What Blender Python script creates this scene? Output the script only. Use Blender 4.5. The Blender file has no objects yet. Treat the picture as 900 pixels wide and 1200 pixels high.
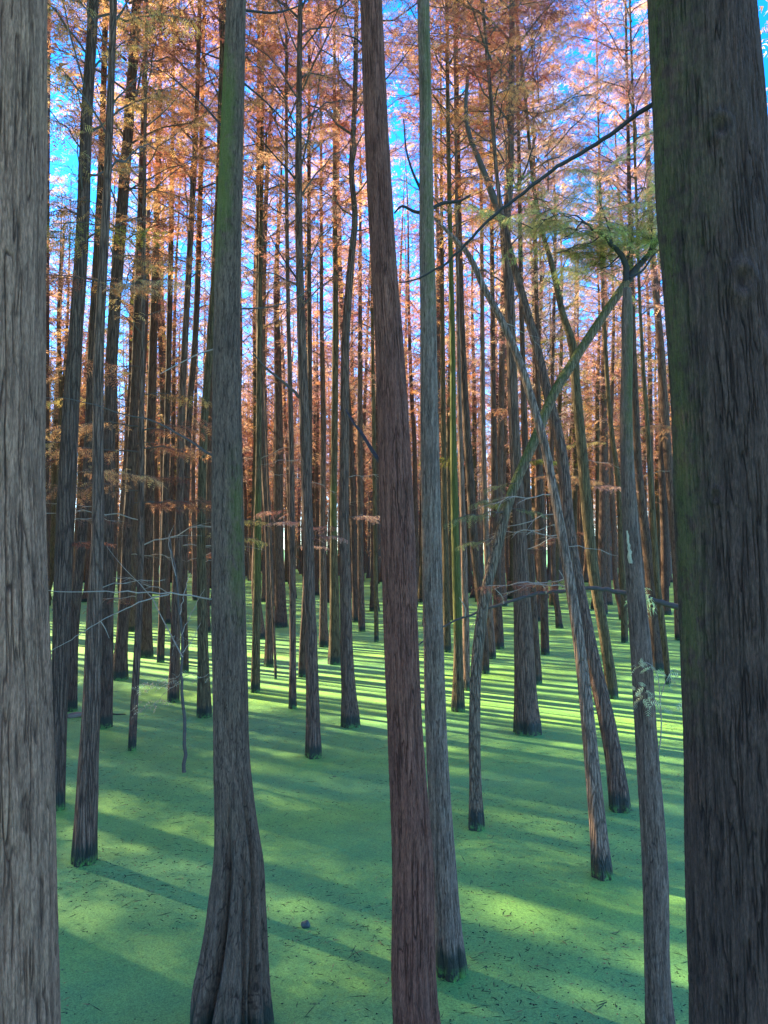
import bpy, math, random
import numpy as np
from mathutils import Vector, Matrix, Quaternion

rng = np.random.default_rng(11)
random.seed(11)
SC = bpy.context.scene
COL = SC.collection

# ------------------------------------------------------------------ camera, sky, sun, exposure
F, HORIZON, CAMH = 868.0, 642.0, 2.4            # focal length in photo pixels (900x1200), horizon row, eye height
PITCH = math.atan((HORIZON - 600.0) / F)
cam = bpy.data.objects.new('camera', bpy.data.cameras.new('camera'))
COL.objects.link(cam)
cam.location = (0, 0, CAMH)
cam.rotation_euler = (math.pi / 2 + PITCH, 0, 0)
cam.data.sensor_fit = 'VERTICAL'
cam.data.sensor_height = 36.0
cam.data.lens = 36.0 * F / 1200.0
cam.data.clip_start = 0.05
cam.data.clip_end = 3000
SC.camera = cam

SUN_EL, SUN_AZ = math.radians(29), math.radians(-58)   # azimuth measured from +Y (ahead) towards +X (right)
world = bpy.data.worlds.new('World'); SC.world = world; world.use_nodes = True
wn = world.node_tree.nodes; wl = world.node_tree.links
sky = wn.new('ShaderNodeTexSky'); sky.sky_type = 'NISHITA'; sky.sun_disc = False
sky.sun_elevation = SUN_EL; sky.sun_rotation = SUN_AZ
sky.altitude = 2200; sky.air_density = 1.0; sky.dust_density = 0.15; sky.ozone_density = 2.0
hs = wn.new('ShaderNodeHueSaturation'); hs.inputs['Saturation'].default_value = 1.4
wl.new(sky.outputs[0], hs.inputs['Color'])
bg = wn['Background']; bg.inputs['Strength'].default_value = 0.15
tn = wn.new('ShaderNodeMix'); tn.data_type = 'RGBA'; tn.blend_type = 'MULTIPLY'; tn.inputs[0].default_value = 1.0
tn.inputs[7].default_value = (0.83, 0.98, 1.14, 1); wl.new(hs.outputs[0], tn.inputs[6])
wl.new(tn.outputs[2], bg.inputs['Color'])

sl = bpy.data.lights.new('sun', 'SUN'); sl.energy = 5.0; sl.angle = math.radians(0.5); sl.color = (1.0, 0.88, 0.56)
sun = bpy.data.objects.new('sun', sl); COL.objects.link(sun)
sdir = Vector((math.sin(SUN_AZ) * math.cos(SUN_EL), math.cos(SUN_AZ) * math.cos(SUN_EL), math.sin(SUN_EL)))
sun.rotation_euler = sdir.to_track_quat('Z', 'Y').to_euler()
sun.location = sdir * 60

SC.view_settings.view_transform = 'Standard'
SC.view_settings.look = 'None'
SC.view_settings.exposure = 2.42
SC.view_settings.gamma = 1.0
SC.view_settings.use_curve_mapping = False
SC.render.engine = 'CYCLES'
SC.cycles.use_denoising = True
SC.cycles.denoiser = 'OPENIMAGEDENOISE'
SC.cycles.max_bounces = 8
SC.cycles.diffuse_bounces = 3
SC.cycles.transmission_bounces = 5
SC.cycles.glossy_bounces = 2
SC.cycles.sample_clamp_indirect = 6.0

# ------------------------------------------------------------------ pixel <-> world
UP = np.array([0, -math.sin(PITCH), math.cos(PITCH)])
FW = np.array([0, math.cos(PITCH), math.sin(PITCH)])
def ray(px, py):
    return np.array([1.0, 0, 0]) * (px - 450) / F + UP * (600 - py) / F + FW
def at(px, py, Y):
    d = ray(px, py); return np.array([0, 0, CAMH]) + d * (Y / d[1])
def ground(px, py):
    d = ray(px, py); return np.array([0, 0, CAMH]) + d * (-CAMH / d[2])

# ------------------------------------------------------------------ object helpers
def mesh_np(name, V, Fq, mats, attrs=None, smooth=True, matidx=None):
    """mesh from numpy arrays; Fq (n,k) with constant k"""
    me = bpy.data.meshes.new(name)
    V = np.asarray(V, dtype=np.float32); Fq = np.asarray(Fq, dtype=np.int32)
    n, k = Fq.shape
    me.vertices.add(len(V)); me.vertices.foreach_set('co', V.ravel())
    me.loops.add(n * k); me.loops.foreach_set('vertex_index', Fq.ravel())
    me.polygons.add(n)
    me.polygons.foreach_set('loop_start', np.arange(0, n * k, k, dtype=np.int32))
    me.polygons.foreach_set('loop_total', np.full(n, k, dtype=np.int32))
    me.polygons.foreach_set('use_smooth', np.full(n, smooth))
    for m in (mats if isinstance(mats, (list, tuple)) else [mats]): me.materials.append(m)
    if matidx is not None: me.polygons.foreach_set('material_index', np.asarray(matidx, dtype=np.int32))
    for an, av in (attrs or {}).items():
        a = me.attributes.new(an, 'FLOAT', 'POINT'); a.data.foreach_set('value', np.asarray(av, dtype=np.float32))
    me.update(calc_edges=True)
    return me
def link(name, me, parent=None, loc=(0, 0, 0), color=None):
    o = bpy.data.objects.new(name, me); COL.objects.link(o); o.location = loc
    if parent: o.parent = parent
    if color is not None: o.color = (*color, 1)
    return o
def thing(name, label, cat, loc, group=None):
    o = bpy.data.objects.new(name, None); COL.objects.link(o)
    o.location = loc; o.empty_display_size = 0.2
    o['label'] = label; o['category'] = cat
    if group: o['group'] = group
    return o
def tag(o, label, cat, group=None):
    o['label'] = label; o['category'] = cat
    if group: o['group'] = group
    return o

# ------------------------------------------------------------------ materials
def new_mat(name):
    m = bpy.data.materials.new(name); m.use_nodes = True
    nt = m.node_tree; nt.nodes.clear()
    out = nt.nodes.new('ShaderNodeOutputMaterial')
    return m, nt, out
def nd(nt, typ, **kw):
    n = nt.nodes.new(typ)
    for k, v in kw.items():
        if k in n.inputs.keys(): n.inputs[k].default_value = v
        else: setattr(n, k, v)
    return n
def mixc(nt, fac, a, b, blend='MIX'):
    n = nt.nodes.new('ShaderNodeMix'); n.data_type = 'RGBA'; n.blend_type = blend
    for sock, v in ((n.inputs[0], fac), (n.inputs[6], a), (n.inputs[7], b)):
        if isinstance(v, (int, float)): sock.default_value = v
        elif isinstance(v, tuple): sock.default_value = (*v, 1)
        else: nt.links.new(v, sock)
    return n.outputs[2]
def ramp(nt, src, stops):
    n = nt.nodes.new('ShaderNodeValToRGB'); cr = n.color_ramp
    while len(cr.elements) < len(stops): cr.elements.new(0.5)
    for e, (p, c) in zip(cr.elements, stops):
        e.position = p; e.color = (c, c, c, 1) if isinstance(c, (int, float)) else (*c, 1)
    nt.links.new(src, n.inputs[0]); return n.outputs[0]
def mth(nt, op, a, b=None):
    n = nt.nodes.new('ShaderNodeMath'); n.operation = op
    for i, v in enumerate((a, b)):
        if v is None: continue
        if isinstance(v, (int, float)): n.inputs[i].default_value = v
        else: nt.links.new(v, n.inputs[i])
    return n.outputs[0]

def bark_material(name, hi=False):
    """bark tinted by the object colour; hi: relief comes from the mesh and its 'crack' attribute"""
    m, nt, out = new_mat(name); L = nt.links
    bs = nd(nt, 'ShaderNodeBsdfPrincipled', Roughness=0.9)
    bs.inputs['Specular IOR Level'].default_value = 0.25
    tc = nd(nt, 'ShaderNodeTexCoord'); oi = nd(nt, 'ShaderNodeObjectInfo')
    mp = nd(nt, 'ShaderNodeMapping'); mp.inputs['Scale'].default_value = (1, 1, 0.065)
    L.new(tc.outputs['Object'], mp.inputs['Vector'])
    off = nd(nt, 'ShaderNodeVectorMath', operation='ADD'); L.new(mp.outputs[0], off.inputs[0])
    if hi:
        at_ = nd(nt, 'ShaderNodeAttribute', attribute_name='crack'); crack = at_.outputs['Fac']
    else:
        nz = nd(nt, 'ShaderNodeTexNoise', Scale=14.0, Detail=2.0); L.new(mp.outputs[0], nz.inputs['Vector'])
        sc_ = nd(nt, 'ShaderNodeVectorMath', operation='SCALE'); L.new(nz.outputs['Color'], sc_.inputs[0]); sc_.inputs['Scale'].default_value = 0.035
        L.new(sc_.outputs[0], off.inputs[1])
        vo = nd(nt, 'ShaderNodeTexVoronoi', feature='DISTANCE_TO_EDGE', Scale=42.0); L.new(off.outputs[0], vo.inputs['Vector'])
        crack = ramp(nt, vo.outputs['Distance'], [(0.0, 1.0), (0.15, 0.0)])
    fib = nd(nt, 'ShaderNodeTexNoise', Scale=70.0, Detail=4.0, Roughness=0.65); L.new(mp.outputs[0], fib.inputs['Vector'])
    mp2 = nd(nt, 'ShaderNodeMapping'); mp2.inputs['Scale'].default_value = (1, 1, 0.16); L.new(tc.outputs['Object'], mp2.inputs['Vector'])
    fib2 = nd(nt, 'ShaderNodeTexNoise', Scale=210.0, Detail=3.0, Roughness=0.7); L.new(mp2.outputs[0], fib2.inputs['Vector'])
    big = nd(nt, 'ShaderNodeTexNoise', Scale=2.2, Detail=4.0); L.new(tc.outputs['Object'], big.inputs['Vector'])
    fine = nd(nt, 'ShaderNodeTexNoise', Scale=160.0, Detail=2.0); L.new(tc.outputs['Object'], fine.inputs['Vector'])
    c = mixc(nt, ramp(nt, fib.outputs['Fac'], [(0.32, 0.0), (0.68, 1.0)]), (0.58, 0.56, 0.56), (1.40, 1.38, 1.35))
    c = mixc(nt, 1.0, c, mixc(nt, ramp(nt, fib2.outputs['Fac'], [(0.35, 0.0), (0.65, 1.0)]), (0.66, 0.64, 0.63), (1.30, 1.29, 1.27)), 'MULTIPLY')
    c = mixc(nt, 1.0, oi.outputs['Color'], c, 'MULTIPLY')
    c = mixc(nt, 1.0, c, (1.16, 0.81, 0.64), 'MULTIPLY')   # warm red-brown of the bare bark
    c = mixc(nt, mth(nt, 'MULTIPLY', crack, 0.86 if hi else 0.7), c, mixc(nt, 1.0, c, (0.17, 0.145, 0.14), 'MULTIPLY'))
    # lichen bloom and greenish film in large irregular patches
    lich = ramp(nt, big.outputs['Fac'], [(0.52, 0.0), (0.72, 0.55)])
    c = mixc(nt, mth(nt, 'MULTIPLY', lich, fine.outputs['Fac']), c, mixc(nt, 1.0, c, (1.35, 1.5, 1.2), 'MULTIPLY'))
    ms = nd(nt, 'ShaderNodeAttribute', attribute_name='moss')
    mn = nd(nt, 'ShaderNodeTexNoise', Scale=22.0, Detail=5.0, Roughness=0.7); L.new(tc.outputs['Object'], mn.inputs['Vector'])
    mfac = mth(nt, 'MULTIPLY', ms.outputs['Fac'], ramp(nt, mth(nt, 'ADD', mn.outputs['Fac'], mth(nt, 'MULTIPLY', ms.outputs['Fac'], 0.25)), [(0.44, 0.0), (0.62, 0.95)]))
    mcol = mixc(nt, fine.outputs['Fac'], (0.035, 0.045, 0.010), (0.17, 0.18, 0.03))
    c = mixc(nt, mfac, c, mcol)
    # wet dark foot just above the water
    sep = nd(nt, 'ShaderNodeSeparateXYZ'); geo = nd(nt, 'ShaderNodeNewGeometry'); L.new(geo.outputs['Position'], sep.inputs[0])
    wz = mth(nt, 'ADD', sep.outputs['Z'], mth(nt, 'MULTIPLY', mth(nt, 'SUBTRACT', fib.outputs['Fac'], 0.5), 0.16))
    wet = ramp(nt, wz, [(0.13, 1.0), (0.19, 0.0)])
    c = mixc(nt, mth(nt, 'MULTIPLY', wet, 0.9), c, (0.022, 0.028, 0.02))
    weed = mth(nt, 'MULTIPLY', ramp(nt, sep.outputs['Z'], [(0.005, 1.0), (0.075, 0.0)]), ramp(nt, mn.outputs['Fac'], [(0.47, 0.0), (0.56, 1.0)]))
    c = mixc(nt, weed, c, (0.10, 0.24, 0.05))            # duckweed stuck to the wet foot
    L.new(c, bs.inputs['Base Color'])
    rgh = mth(nt, 'SUBTRACT', 0.92, mth(nt, 'MULTIPLY', wet, 0.35)); L.new(rgh, bs.inputs['Roughness'])
    h = mth(nt, 'SUBTRACT', mth(nt, 'MULTIPLY', fib.outputs['Fac'], 0.5), mth(nt, 'MULTIPLY', crack, 0.0 if hi else 1.0))
    h = mth(nt, 'ADD', h, mth(nt, 'ADD', mth(nt, 'MULTIPLY', fine.outputs['Fac'], 0.12), mth(nt, 'MULTIPLY', fib2.outputs['Fac'], 0.25)))
    bp = nd(nt, 'ShaderNodeBump', Strength=0.9, Distance=0.012); L.new(h, bp.inputs['Height']); L.new(bp.outputs[0], bs.inputs['Normal'])
    L.new(bs.outputs[0], out.inputs['Surface'])
    return m
M_BARK = bark_material('bark')
M_BARKHI = bark_material('furrowed_bark', True)

def leaf_material(name):
    m, nt, out = new_mat(name); L = nt.links
    oi = nd(nt, 'ShaderNodeObjectInfo'); ta = nd(nt, 'ShaderNodeAttribute', attribute_name='tint')
    hsv = nd(nt, 'ShaderNodeHueSaturation'); L.new(oi.outputs['Color'], hsv.inputs['Color'])
    L.new(mth(nt, 'ADD', 0.47, mth(nt, 'MULTIPLY', ta.outputs['Fac'], 0.06)), hsv.inputs['Hue'])
    L.new(mth(nt, 'ADD', 0.45, mth(nt, 'MULTIPLY', ta.outputs['Fac'], 1.0)), hsv.inputs['Value'])
    d = nd(nt, 'ShaderNodeBsdfDiffuse'); t = nd(nt, 'ShaderNodeBsdfTranslucent')
    L.new(hsv.outputs[0], d.inputs['Color']); L.new(hsv.outputs[0], t.inputs['Color'])
    mx = nd(nt, 'ShaderNodeMixShader'); mx.inputs[0].default_value = 0.55
    L.new(d.outputs[0], mx.inputs[1]); L.new(t.outputs[0], mx.inputs[2]); L.new(mx.outputs[0], out.inputs['Surface'])
    return m
M_LEAF = leaf_material('needle_foliage')
def plain(name, col, rough=0.85, noise=0.35, scale=30):
    m, nt, out = new_mat(name); L = nt.links
    bs = nd(nt, 'ShaderNodeBsdfPrincipled', Roughness=rough); bs.inputs['Specular IOR Level'].default_value = 0.25
    tc = nd(nt, 'ShaderNodeTexCoord'); nz = nd(nt, 'ShaderNodeTexNoise', Scale=float(scale), Detail=4.0); L.new(tc.outputs['Object'], nz.inputs['Vector'])
    lo = tuple(x * (1 - noise) for x in col); hi = tuple(x * (1 + noise) for x in col)
    L.new(mixc(nt, nz.outputs['Fac'], lo, hi), bs.inputs['Base Color'])
    bp = nd(nt, 'ShaderNodeBump', Strength=0.4, Distance=0.006); L.new(nz.outputs['Fac'], bp.inputs['Height']); L.new(bp.outputs[0], bs.inputs['Normal'])
    L.new(bs.outputs[0], out.inputs['Surface']); return m
M_TWIG = plain('twig_bark', (0.10, 0.075, 0.06))
M_DRYTWIG = plain('dry_twig', (0.34, 0.255, 0.19))
M_DARKTWIG = plain('dark_branch_bark', (0.045, 0.038, 0.035))
M_PALELOG = plain('weathered_log', (0.19, 0.145, 0.11), noise=0.5, scale=12)
M_DEBRIS = plain('floating_litter', (0.03, 0.05, 0.028), noise=0.5)
M_NEEDLE = plain('fallen_needles', (0.30, 0.19, 0.09), noise=0.5)
M_NUT = plain('wet_shell', (0.045, 0.065, 0.06), rough=0.3, noise=0.6, scale=60)

def duckweed_material():
    m, nt, out = new_mat('duckweed'); L = nt.links
    bs = nd(nt, 'ShaderNodeBsdfPrincipled', Roughness=0.62); bs.inputs['Specular IOR Level'].default_value = 0.35
    geo = nd(nt, 'ShaderNodeNewGeometry')
    cells = nd(nt, 'ShaderNodeTexVoronoi', Scale=150.0); L.new(geo.outputs['Position'], cells.inputs['Vector'])
    grain = nd(nt, 'ShaderNodeTexNoise', Scale=38.0, Detail=6.0, Roughness=0.75); L.new(geo.outputs['Position'], grain.inputs['Vector'])
    mid = nd(nt, 'ShaderNodeTexNoise', Scale=3.0, Detail=6.0, Roughness=0.65); L.new(geo.outputs['Position'], mid.inputs['Vector'])
    mpn = nd(nt, 'ShaderNodeMapping'); mpn.inputs['Scale'].default_value = (0.25, 0.7, 1); L.new(geo.outputs['Position'], mpn.inputs['Vector'])
    big = nd(nt, 'ShaderNodeTexNoise', Scale=0.8, Detail=4.0); L.new(mpn.outputs[0], big.inputs['Vector'])
    c = mixc(nt, ramp(nt, big.outputs['Fac'], [(0.3, 0.0), (0.7, 1.0)]), (0.145, 0.36, 0.11), (0.225, 0.43, 0.066))
    c = mixc(nt, ramp(nt, mid.outputs['Fac'], [(0.35, 0.0), (0.68, 1.0)]), mixc(nt, 1.0, c, (0.82, 0.87, 0.93), 'MULTIPLY'), mixc(nt, 1.0, c, (1.18, 1.10, 1.02), 'MULTIPLY'))
    sepc = nd(nt, 'ShaderNodeSeparateColor'); L.new(cells.outputs['Color'], sepc.inputs[0])
    c = mixc(nt, sepc.outputs[0], mixc(nt, 1.0, c, (0.70, 0.72, 0.70), 'MULTIPLY'), mixc(nt, 1.0, c, (1.28, 1.24, 1.26), 'MULTIPLY'))
    gap = ramp(nt, grain.outputs['Fac'], [(0.35, 1.0), (0.42, 0.0)])
    c = mixc(nt, mth(nt, 'MULTIPLY', gap, 0.75), c, (0.02, 0.05, 0.03))
    hol = nd(nt, 'ShaderNodeTexNoise', Scale=7.0, Detail=5.0, Roughness=0.7); L.new(geo.outputs['Position'], hol.inputs['Vector'])
    c = mixc(nt, ramp(nt, hol.outputs['Fac'], [(0.30, 0.85), (0.345, 0.0)]), c, (0.03, 0.06, 0.035))
    L.new(c, bs.inputs['Base Color'])
    h = mth(nt, 'ADD', mth(nt, 'MULTIPLY', cells.outputs['Distance'], -0.4), grain.outputs['Fac'])
    bp = nd(nt, 'ShaderNodeBump', Strength=0.5, Distance=0.006); L.new(h, bp.inputs['Height']); L.new(bp.outputs[0], bs.inputs['Normal'])
    L.new(bs.outputs[0], out.inputs['Surface']); return m

# ------------------------------------------------------------------ water sheet
S = 900.0
o = link('water', mesh_np('water', [(-S, -S, 0), (S, -S, 0), (S, S, 0), (-S, S, 0)], [(0, 1, 2, 3)], duckweed_material(), smooth=False))
o['kind'] = 'structure'

# ------------------------------------------------------------------ numpy noise
def hash2(i, j, seed):
    x = np.sin(i * 127.1 + j * 311.7 + seed * 74.7) * 43758.5453
    return x - np.floor(x)
def vnoise(u, v, per, seed):
    """value noise, periodic in u with integer period per"""
    i = np.floor(u).astype(int); j = np.floor(v).astype(int); fu = u - i; fv = v - j
    fu = fu * fu * (3 - 2 * fu); fv = fv * fv * (3 - 2 * fv)
    a = hash2(i % per, j, seed); b = hash2((i + 1) % per, j, seed); c = hash2(i % per, j + 1, seed); d = hash2((i + 1) % per, j + 1, seed)
    return (a * (1 - fu) + b * fu) * (1 - fv) + (c * (1 - fu) + d * fu) * fv
def worley(u, v, per, seed):
    i = np.floor(u).astype(int); j = np.floor(v).astype(int)
    f1 = np.full(u.shape, 9.0); f2 = np.full(u.shape, 9.0)
    for di in (-1, 0, 1):
        for dj in (-1, 0, 1):
            ci, cj = i + di, j + dj
            px = ci + 0.1 + 0.8 * hash2(ci % per, cj, seed); py = cj + 0.05 + 0.9 * hash2(ci % per, cj, seed + 5)
            d = np.sqrt((px - u) ** 2 + (py - v) ** 2)
            n1 = np.minimum(f1, d); f2 = np.minimum(np.maximum(f1, d), f2); f1 = n1
    return f1, f2

# ------------------------------------------------------------------ trunks
def spline(P, n):
    """smooth resample of control rows (any columns) by cumulative distance; returns n rows, arc position of each row"""
    P = np.asarray(P, float)
    s = np.concatenate([[0], np.cumsum(np.linalg.norm(np.diff(P[:, :3], axis=0), axis=1))])
    m = np.zeros_like(P)
    h = np.diff(s)[:, None]; dl = np.diff(P, axis=0) / h
    m[1:-1] = (dl[:-1] * h[1:] + dl[1:] * h[:-1]) / (h[:-1] + h[1:]); m[0] = dl[0]; m[-1] = dl[-1]
    if np.isscalar(n): q = np.linspace(0, s[-1], n)
    else: q = np.asarray(n) * s[-1]
    k = np.clip(np.searchsorted(s, q, side='right') - 1, 0, len(P) - 2)
    t = ((q - s[k]) / (s[k + 1] - s[k]))[:, None]; hh = (s[k + 1] - s[k])[:, None]
    h00 = 2*t**3 - 3*t**2 + 1; h10 = t**3 - 2*t**2 + t; h01 = -2*t**3 + 3*t**2; h11 = t**3 - t**2
    return h00 * P[k] + h10 * hh * m[k] + h01 * P[k + 1] + h11 * hh * m[k + 1], q

def tube_verts(C, R, nth, radial=None):
    """C (n,3) centres, R (n,) radii -> verts (n*nth,3), quads; rings stay level (trunks) ; radial (n,nth) multiplies"""
    n = len(C); th = np.linspace(0, 2 * np.pi, nth, endpoint=False)
    rr = R[:, None] * (np.ones((n, nth)) if radial is None else radial)
    T = np.gradient(C, axis=0); T /= np.linalg.norm(T, axis=1)[:, None]
    X = np.cross(np.array([0, 1.0, 0]), T); X /= np.linalg.norm(X, axis=1)[:, None]
    Yv = np.cross(T, X)
    V = C[:, None, :] + rr[..., None] * (np.cos(th)[None, :, None] * X[:, None, :] + np.sin(th)[None, :, None] * Yv[:, None, :])
    idx = np.arange(n * nth).reshape(n, nth)
    a = idx[:-1]; b = np.roll(idx, -1, 1)[:-1]; c = np.roll(idx, -1, 1)[1:]; d = idx[1:]
    return V.reshape(-1, 3), np.stack([a, b, c, d], -1).reshape(-1, 4), th

def trunk_mesh(name, P, nth, rows, seed, lobes=0.12, hi=None, moss=None, nlobes=5, rough=0.05, flute=None):
    """P rows: local x,y,z,radius (base first). hi=(cell width, cell height, depth) carves furrowed bark."""
    Q, s = spline(P, rows)
    C = Q[:, :3]; R = np.maximum(Q[:, 3], 0.004)
    n = len(C); th = np.linspace(0, 2 * np.pi, nth, endpoint=False)[None, :]
    z = C[:, 2][:, None]; u = th / (2 * np.pi)
    ph = seed * 1.7
    flare = np.exp(-np.maximum(z, 0) / 0.55)
    lob = np.abs(np.sin(nlobes * 0.5 * th + ph + 0.25 * np.sin(z * 1.3 + ph))) ** 0.6 - 0.75
    rad = 1 + lobes * flare * lob * 1.6
    if flute is not None:                       # deep folds of a buttressed foot: angle at the water, angle at the top, depth, width, reach
        for (a0, a1, dpt, wd, reach) in flute:
            f = np.clip(z / reach, 0, 1); av = np.radians(a0 + (a1 - a0) * f) + 0.06 * np.sin(5 * z + a0)
            dth = np.angle(np.exp(1j * (th - av)))
            rad = rad - dpt * (1 - f) ** 0.6 * (np.exp(-np.abs(dth / wd) ** 1.4) - 0.30 * np.exp(-((np.abs(dth) - 2.2 * wd) / (1.3 * wd)) ** 2))
    rad = rad + rough * (vnoise(u * 5 + 0 * z, z * 1.6 + 0 * u, 5, seed) - 0.5) * 2 + rough * 0.6 * (vnoise(u * 11 + 0 * z, z * 4 + 0 * u, 11, seed + 3) - 0.5) * 2
    attrs = {}
    if hi:
        cw, chh, depth = hi
        per = max(8, int(round(2 * np.pi * float(np.median(R)) / cw)))
        uu = u * per + 0 * z; vv = (z + 0 * u) / chh
        wu = (vnoise(u * per * 0.5 + 0 * z, vv * 3.2, max(1, per // 2), seed + 9) - 0.5) if per % 2 == 0 else (vnoise(uu, vv * 3.2, per, seed + 9) - 0.5)
        def furrow(per_, a, v_, sd, width):
            # zero lines of stretched noise: long sinuous furrows that merge and split
            q = (vnoise(a, v_, per_, sd) - 0.5) + 0.45 * (vnoise(a * 2, v_ * 2.1, per_ * 2, sd + 2) - 0.5)
            g = np.abs(np.roll(q, -1, 1) - np.roll(q, 1, 1)) / 2 * nth + 0.35 * per_
            c_ = 1 - np.clip(np.abs(q) / g * per_ / width, 0, 1)
            return c_ * c_ * (3 - 2 * c_)
        crack = furrow(per, uu + 0.5 * wu, vv, seed, 0.15)
        crack = np.maximum(crack, furrow(per, uu + 0.5 * wu + 0.37, vv * 1.15 + 7.3, seed + 11, 0.13))
        brk = np.clip((vnoise(uu * 0.5 if per % 2 == 0 else uu, vv * 2.6 + 11, per // 2 if per % 2 == 0 else per, seed + 61) - 0.30) / 0.25, 0, 1)
        crack = crack * (0.25 + 0.75 * brk)
        crack2 = 0.5 * furrow(per * 2, 2 * uu + 1.2 * wu, vv * 2.6, seed + 21, 0.16)
        fibre = vnoise(uu * 5, vv * 3, per * 5, seed + 33)
        plate = vnoise(uu, vv * 1.3, per, seed + 41)
        disp = -depth * crack - depth * 0.5 * crack2 + depth * 0.3 * (fibre - 0.5) + depth * 0.5 * (plate - 0.5)
        if len(hi) > 0 and moss is not None and 'knots' in moss:
            for (kz, kth, kr, kh) in moss['knots']:
                dth = np.angle(np.exp(1j * (th - kth))) * R[:, None]; dz = (z - kz)
                q = np.sqrt(dth ** 2 + (dz * 0.75) ** 2) / kr
                disp = disp + kh * np.exp(-(q - 0.55) ** 2 / 0.06) - kh * 0.7 * np.exp(-q ** 2 / 0.10)
                crack = np.maximum(crack, 0.8 * np.exp(-(q) ** 2 / 0.08))
        fadeup = np.clip(R / np.median(R), 0.2, 1.2)[:, None]
        fl3 = worley(uu * 3 + 1.5 * wu, vv * 7 + 0.5 * wu, per * 3, seed + 55)
        flake = 1 - np.clip((fl3[1] - fl3[0]) / 0.25, 0, 1)
        disp = disp - depth * 0.28 * flake
        crack2 = np.maximum(crack2, 0.35 * flake)
        rad = rad + disp * fadeup / R[:, None]
        attrs['crack'] = np.maximum(crack, crack2).ravel()
    V, Fq, _ = tube_verts(C, R, nth, rad)
    if moss is not None and 'bands' in moss:
        mv = np.zeros((n, nth))
        for (z0, z1, th0, wid, st) in moss['bands']:
            zz = np.clip((z - z0) / 0.35, 0, 1) * np.clip((z1 - z) / 0.35, 0, 1)
            side = 1.0 if wid is None else np.exp(-(np.angle(np.exp(1j * (th - th0))) / wid) ** 2)
            mv = np.maximum(mv, st * zz * side * np.ones((n, nth)))
        attrs['moss'] = mv.ravel()
    return mesh_np(name, V, Fq, M_BARKHI if hi else M_BARK, attrs)

def branch_mesh(name, pts, r0, r1, mat, nth=6, n=14, seed=0, wob=0.0):
    P = np.asarray(pts, float); P = np.c_[P, np.linspace(r0, r1, len(P))]
    Q, _ = spline(P, n)
    if wob: 
        rg = np.random.default_rng(seed); Q[1:-1, :3] += rg.normal(0, wob, (n - 2, 3))
    V, Fq, _ = tube_gen(Q[:, :3], Q[:, 3], nth)
    return mesh_np(name, V, Fq, mat)
def tube_gen(C, R, nth):
    """tube along any direction"""
    C = np.asarray(C, float); R = np.asarray(R, float)
    T = np.gradient(C, axis=0); T /= np.linalg.norm(T, axis=1)[:, None] + 1e-9
    ref = np.array([0, 0, 1.0]) if abs(T[:, 2]).mean() < 0.8 else np.array([1.0, 0, 0])
    X = np.cross(ref, T); X /= np.linalg.norm(X, axis=1)[:, None] + 1e-9; Y = np.cross(T, X)
    th = np.linspace(0, 2 * np.pi, nth, endpoint=False)
    V = C[:, None] + R[:, None, None] * (np.cos(th)[None, :, None] * X[:, None] + np.sin(th)[None, :, None] * Y[:, None])
    n = len(C); idx = np.arange(n * nth).reshape(n, nth)
    a = idx[:-1]; b = np.roll(idx, -1, 1)[:-1]; c = np.roll(idx, -1, 1)[1:]; d = idx[1:]
    return V.reshape(-1, 3), np.stack([a, b, c, d], -1).reshape(-1, 4), th

# ------------------------------------------------------------------ foliage: feathery fronds on twigs on branches
class Leaves:
    def __init__(s): s.P, s.D, s.S, s.L, s.T = [], [], [], [], []
    def add(s, p, d, side, l, t): s.P.append(p); s.D.append(d); s.S.append(side); s.L.append(l); s.T.append(t)
    def build(s, pairs=4, wid=0.11, ll=0.42, droop=0.35):
        P = np.array(s.P); D = np.array(s.D); S = np.array(s.S); Ln = np.array(s.L)[:, None]; T = np.array(s.T)
        D /= np.linalg.norm(D, axis=1)[:, None]; S = S - (S * D).sum(1)[:, None] * D; S /= np.linalg.norm(S, axis=1)[:, None] + 1e-9
        Z = np.array([0, 0, -1.0])
        vs = []
        def pt(t, q): return P + Ln * (t * D + q * S + droop * (t * t) * Z + 0.25 * abs(q) * Z)
        for k in range(pairs):
            t0 = (k + 0.3) / pairs; sh = ll * (1 - 0.45 * abs(2 * t0 - 0.8))
            for sg in (-1, 1):
                vs += [pt(t0, 0), pt(t0 + wid, 0), pt(t0 + sh * 0.55, sg * sh)]
        vs += [pt(0.86, -0.03), pt(0.86, 0.03), pt(1.2, 0)]
        V = np.stack(vs, 1); k = V.shape[1]
        V = V.reshape(-1, 3); Fq = np.arange(len(V)).reshape(-1, 3)
        return V, Fq, np.repeat(T, k)
class Wood:
    def __init__(s): s.V, s.F, s.n = [], [], 0
    def tube(s, C, R, nth=3):
        V, Fq, _ = tube_gen(C, R, nth); s.V.append(V); s.F.append(Fq + s.n); s.n += len(V)
    def arrays(s):
        Fq = np.concatenate(s.F); Tq = np.concatenate([Fq[:, [0, 1, 2]], Fq[:, [0, 2, 3]]])
        return np.concatenate(s.V), Tq

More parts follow.
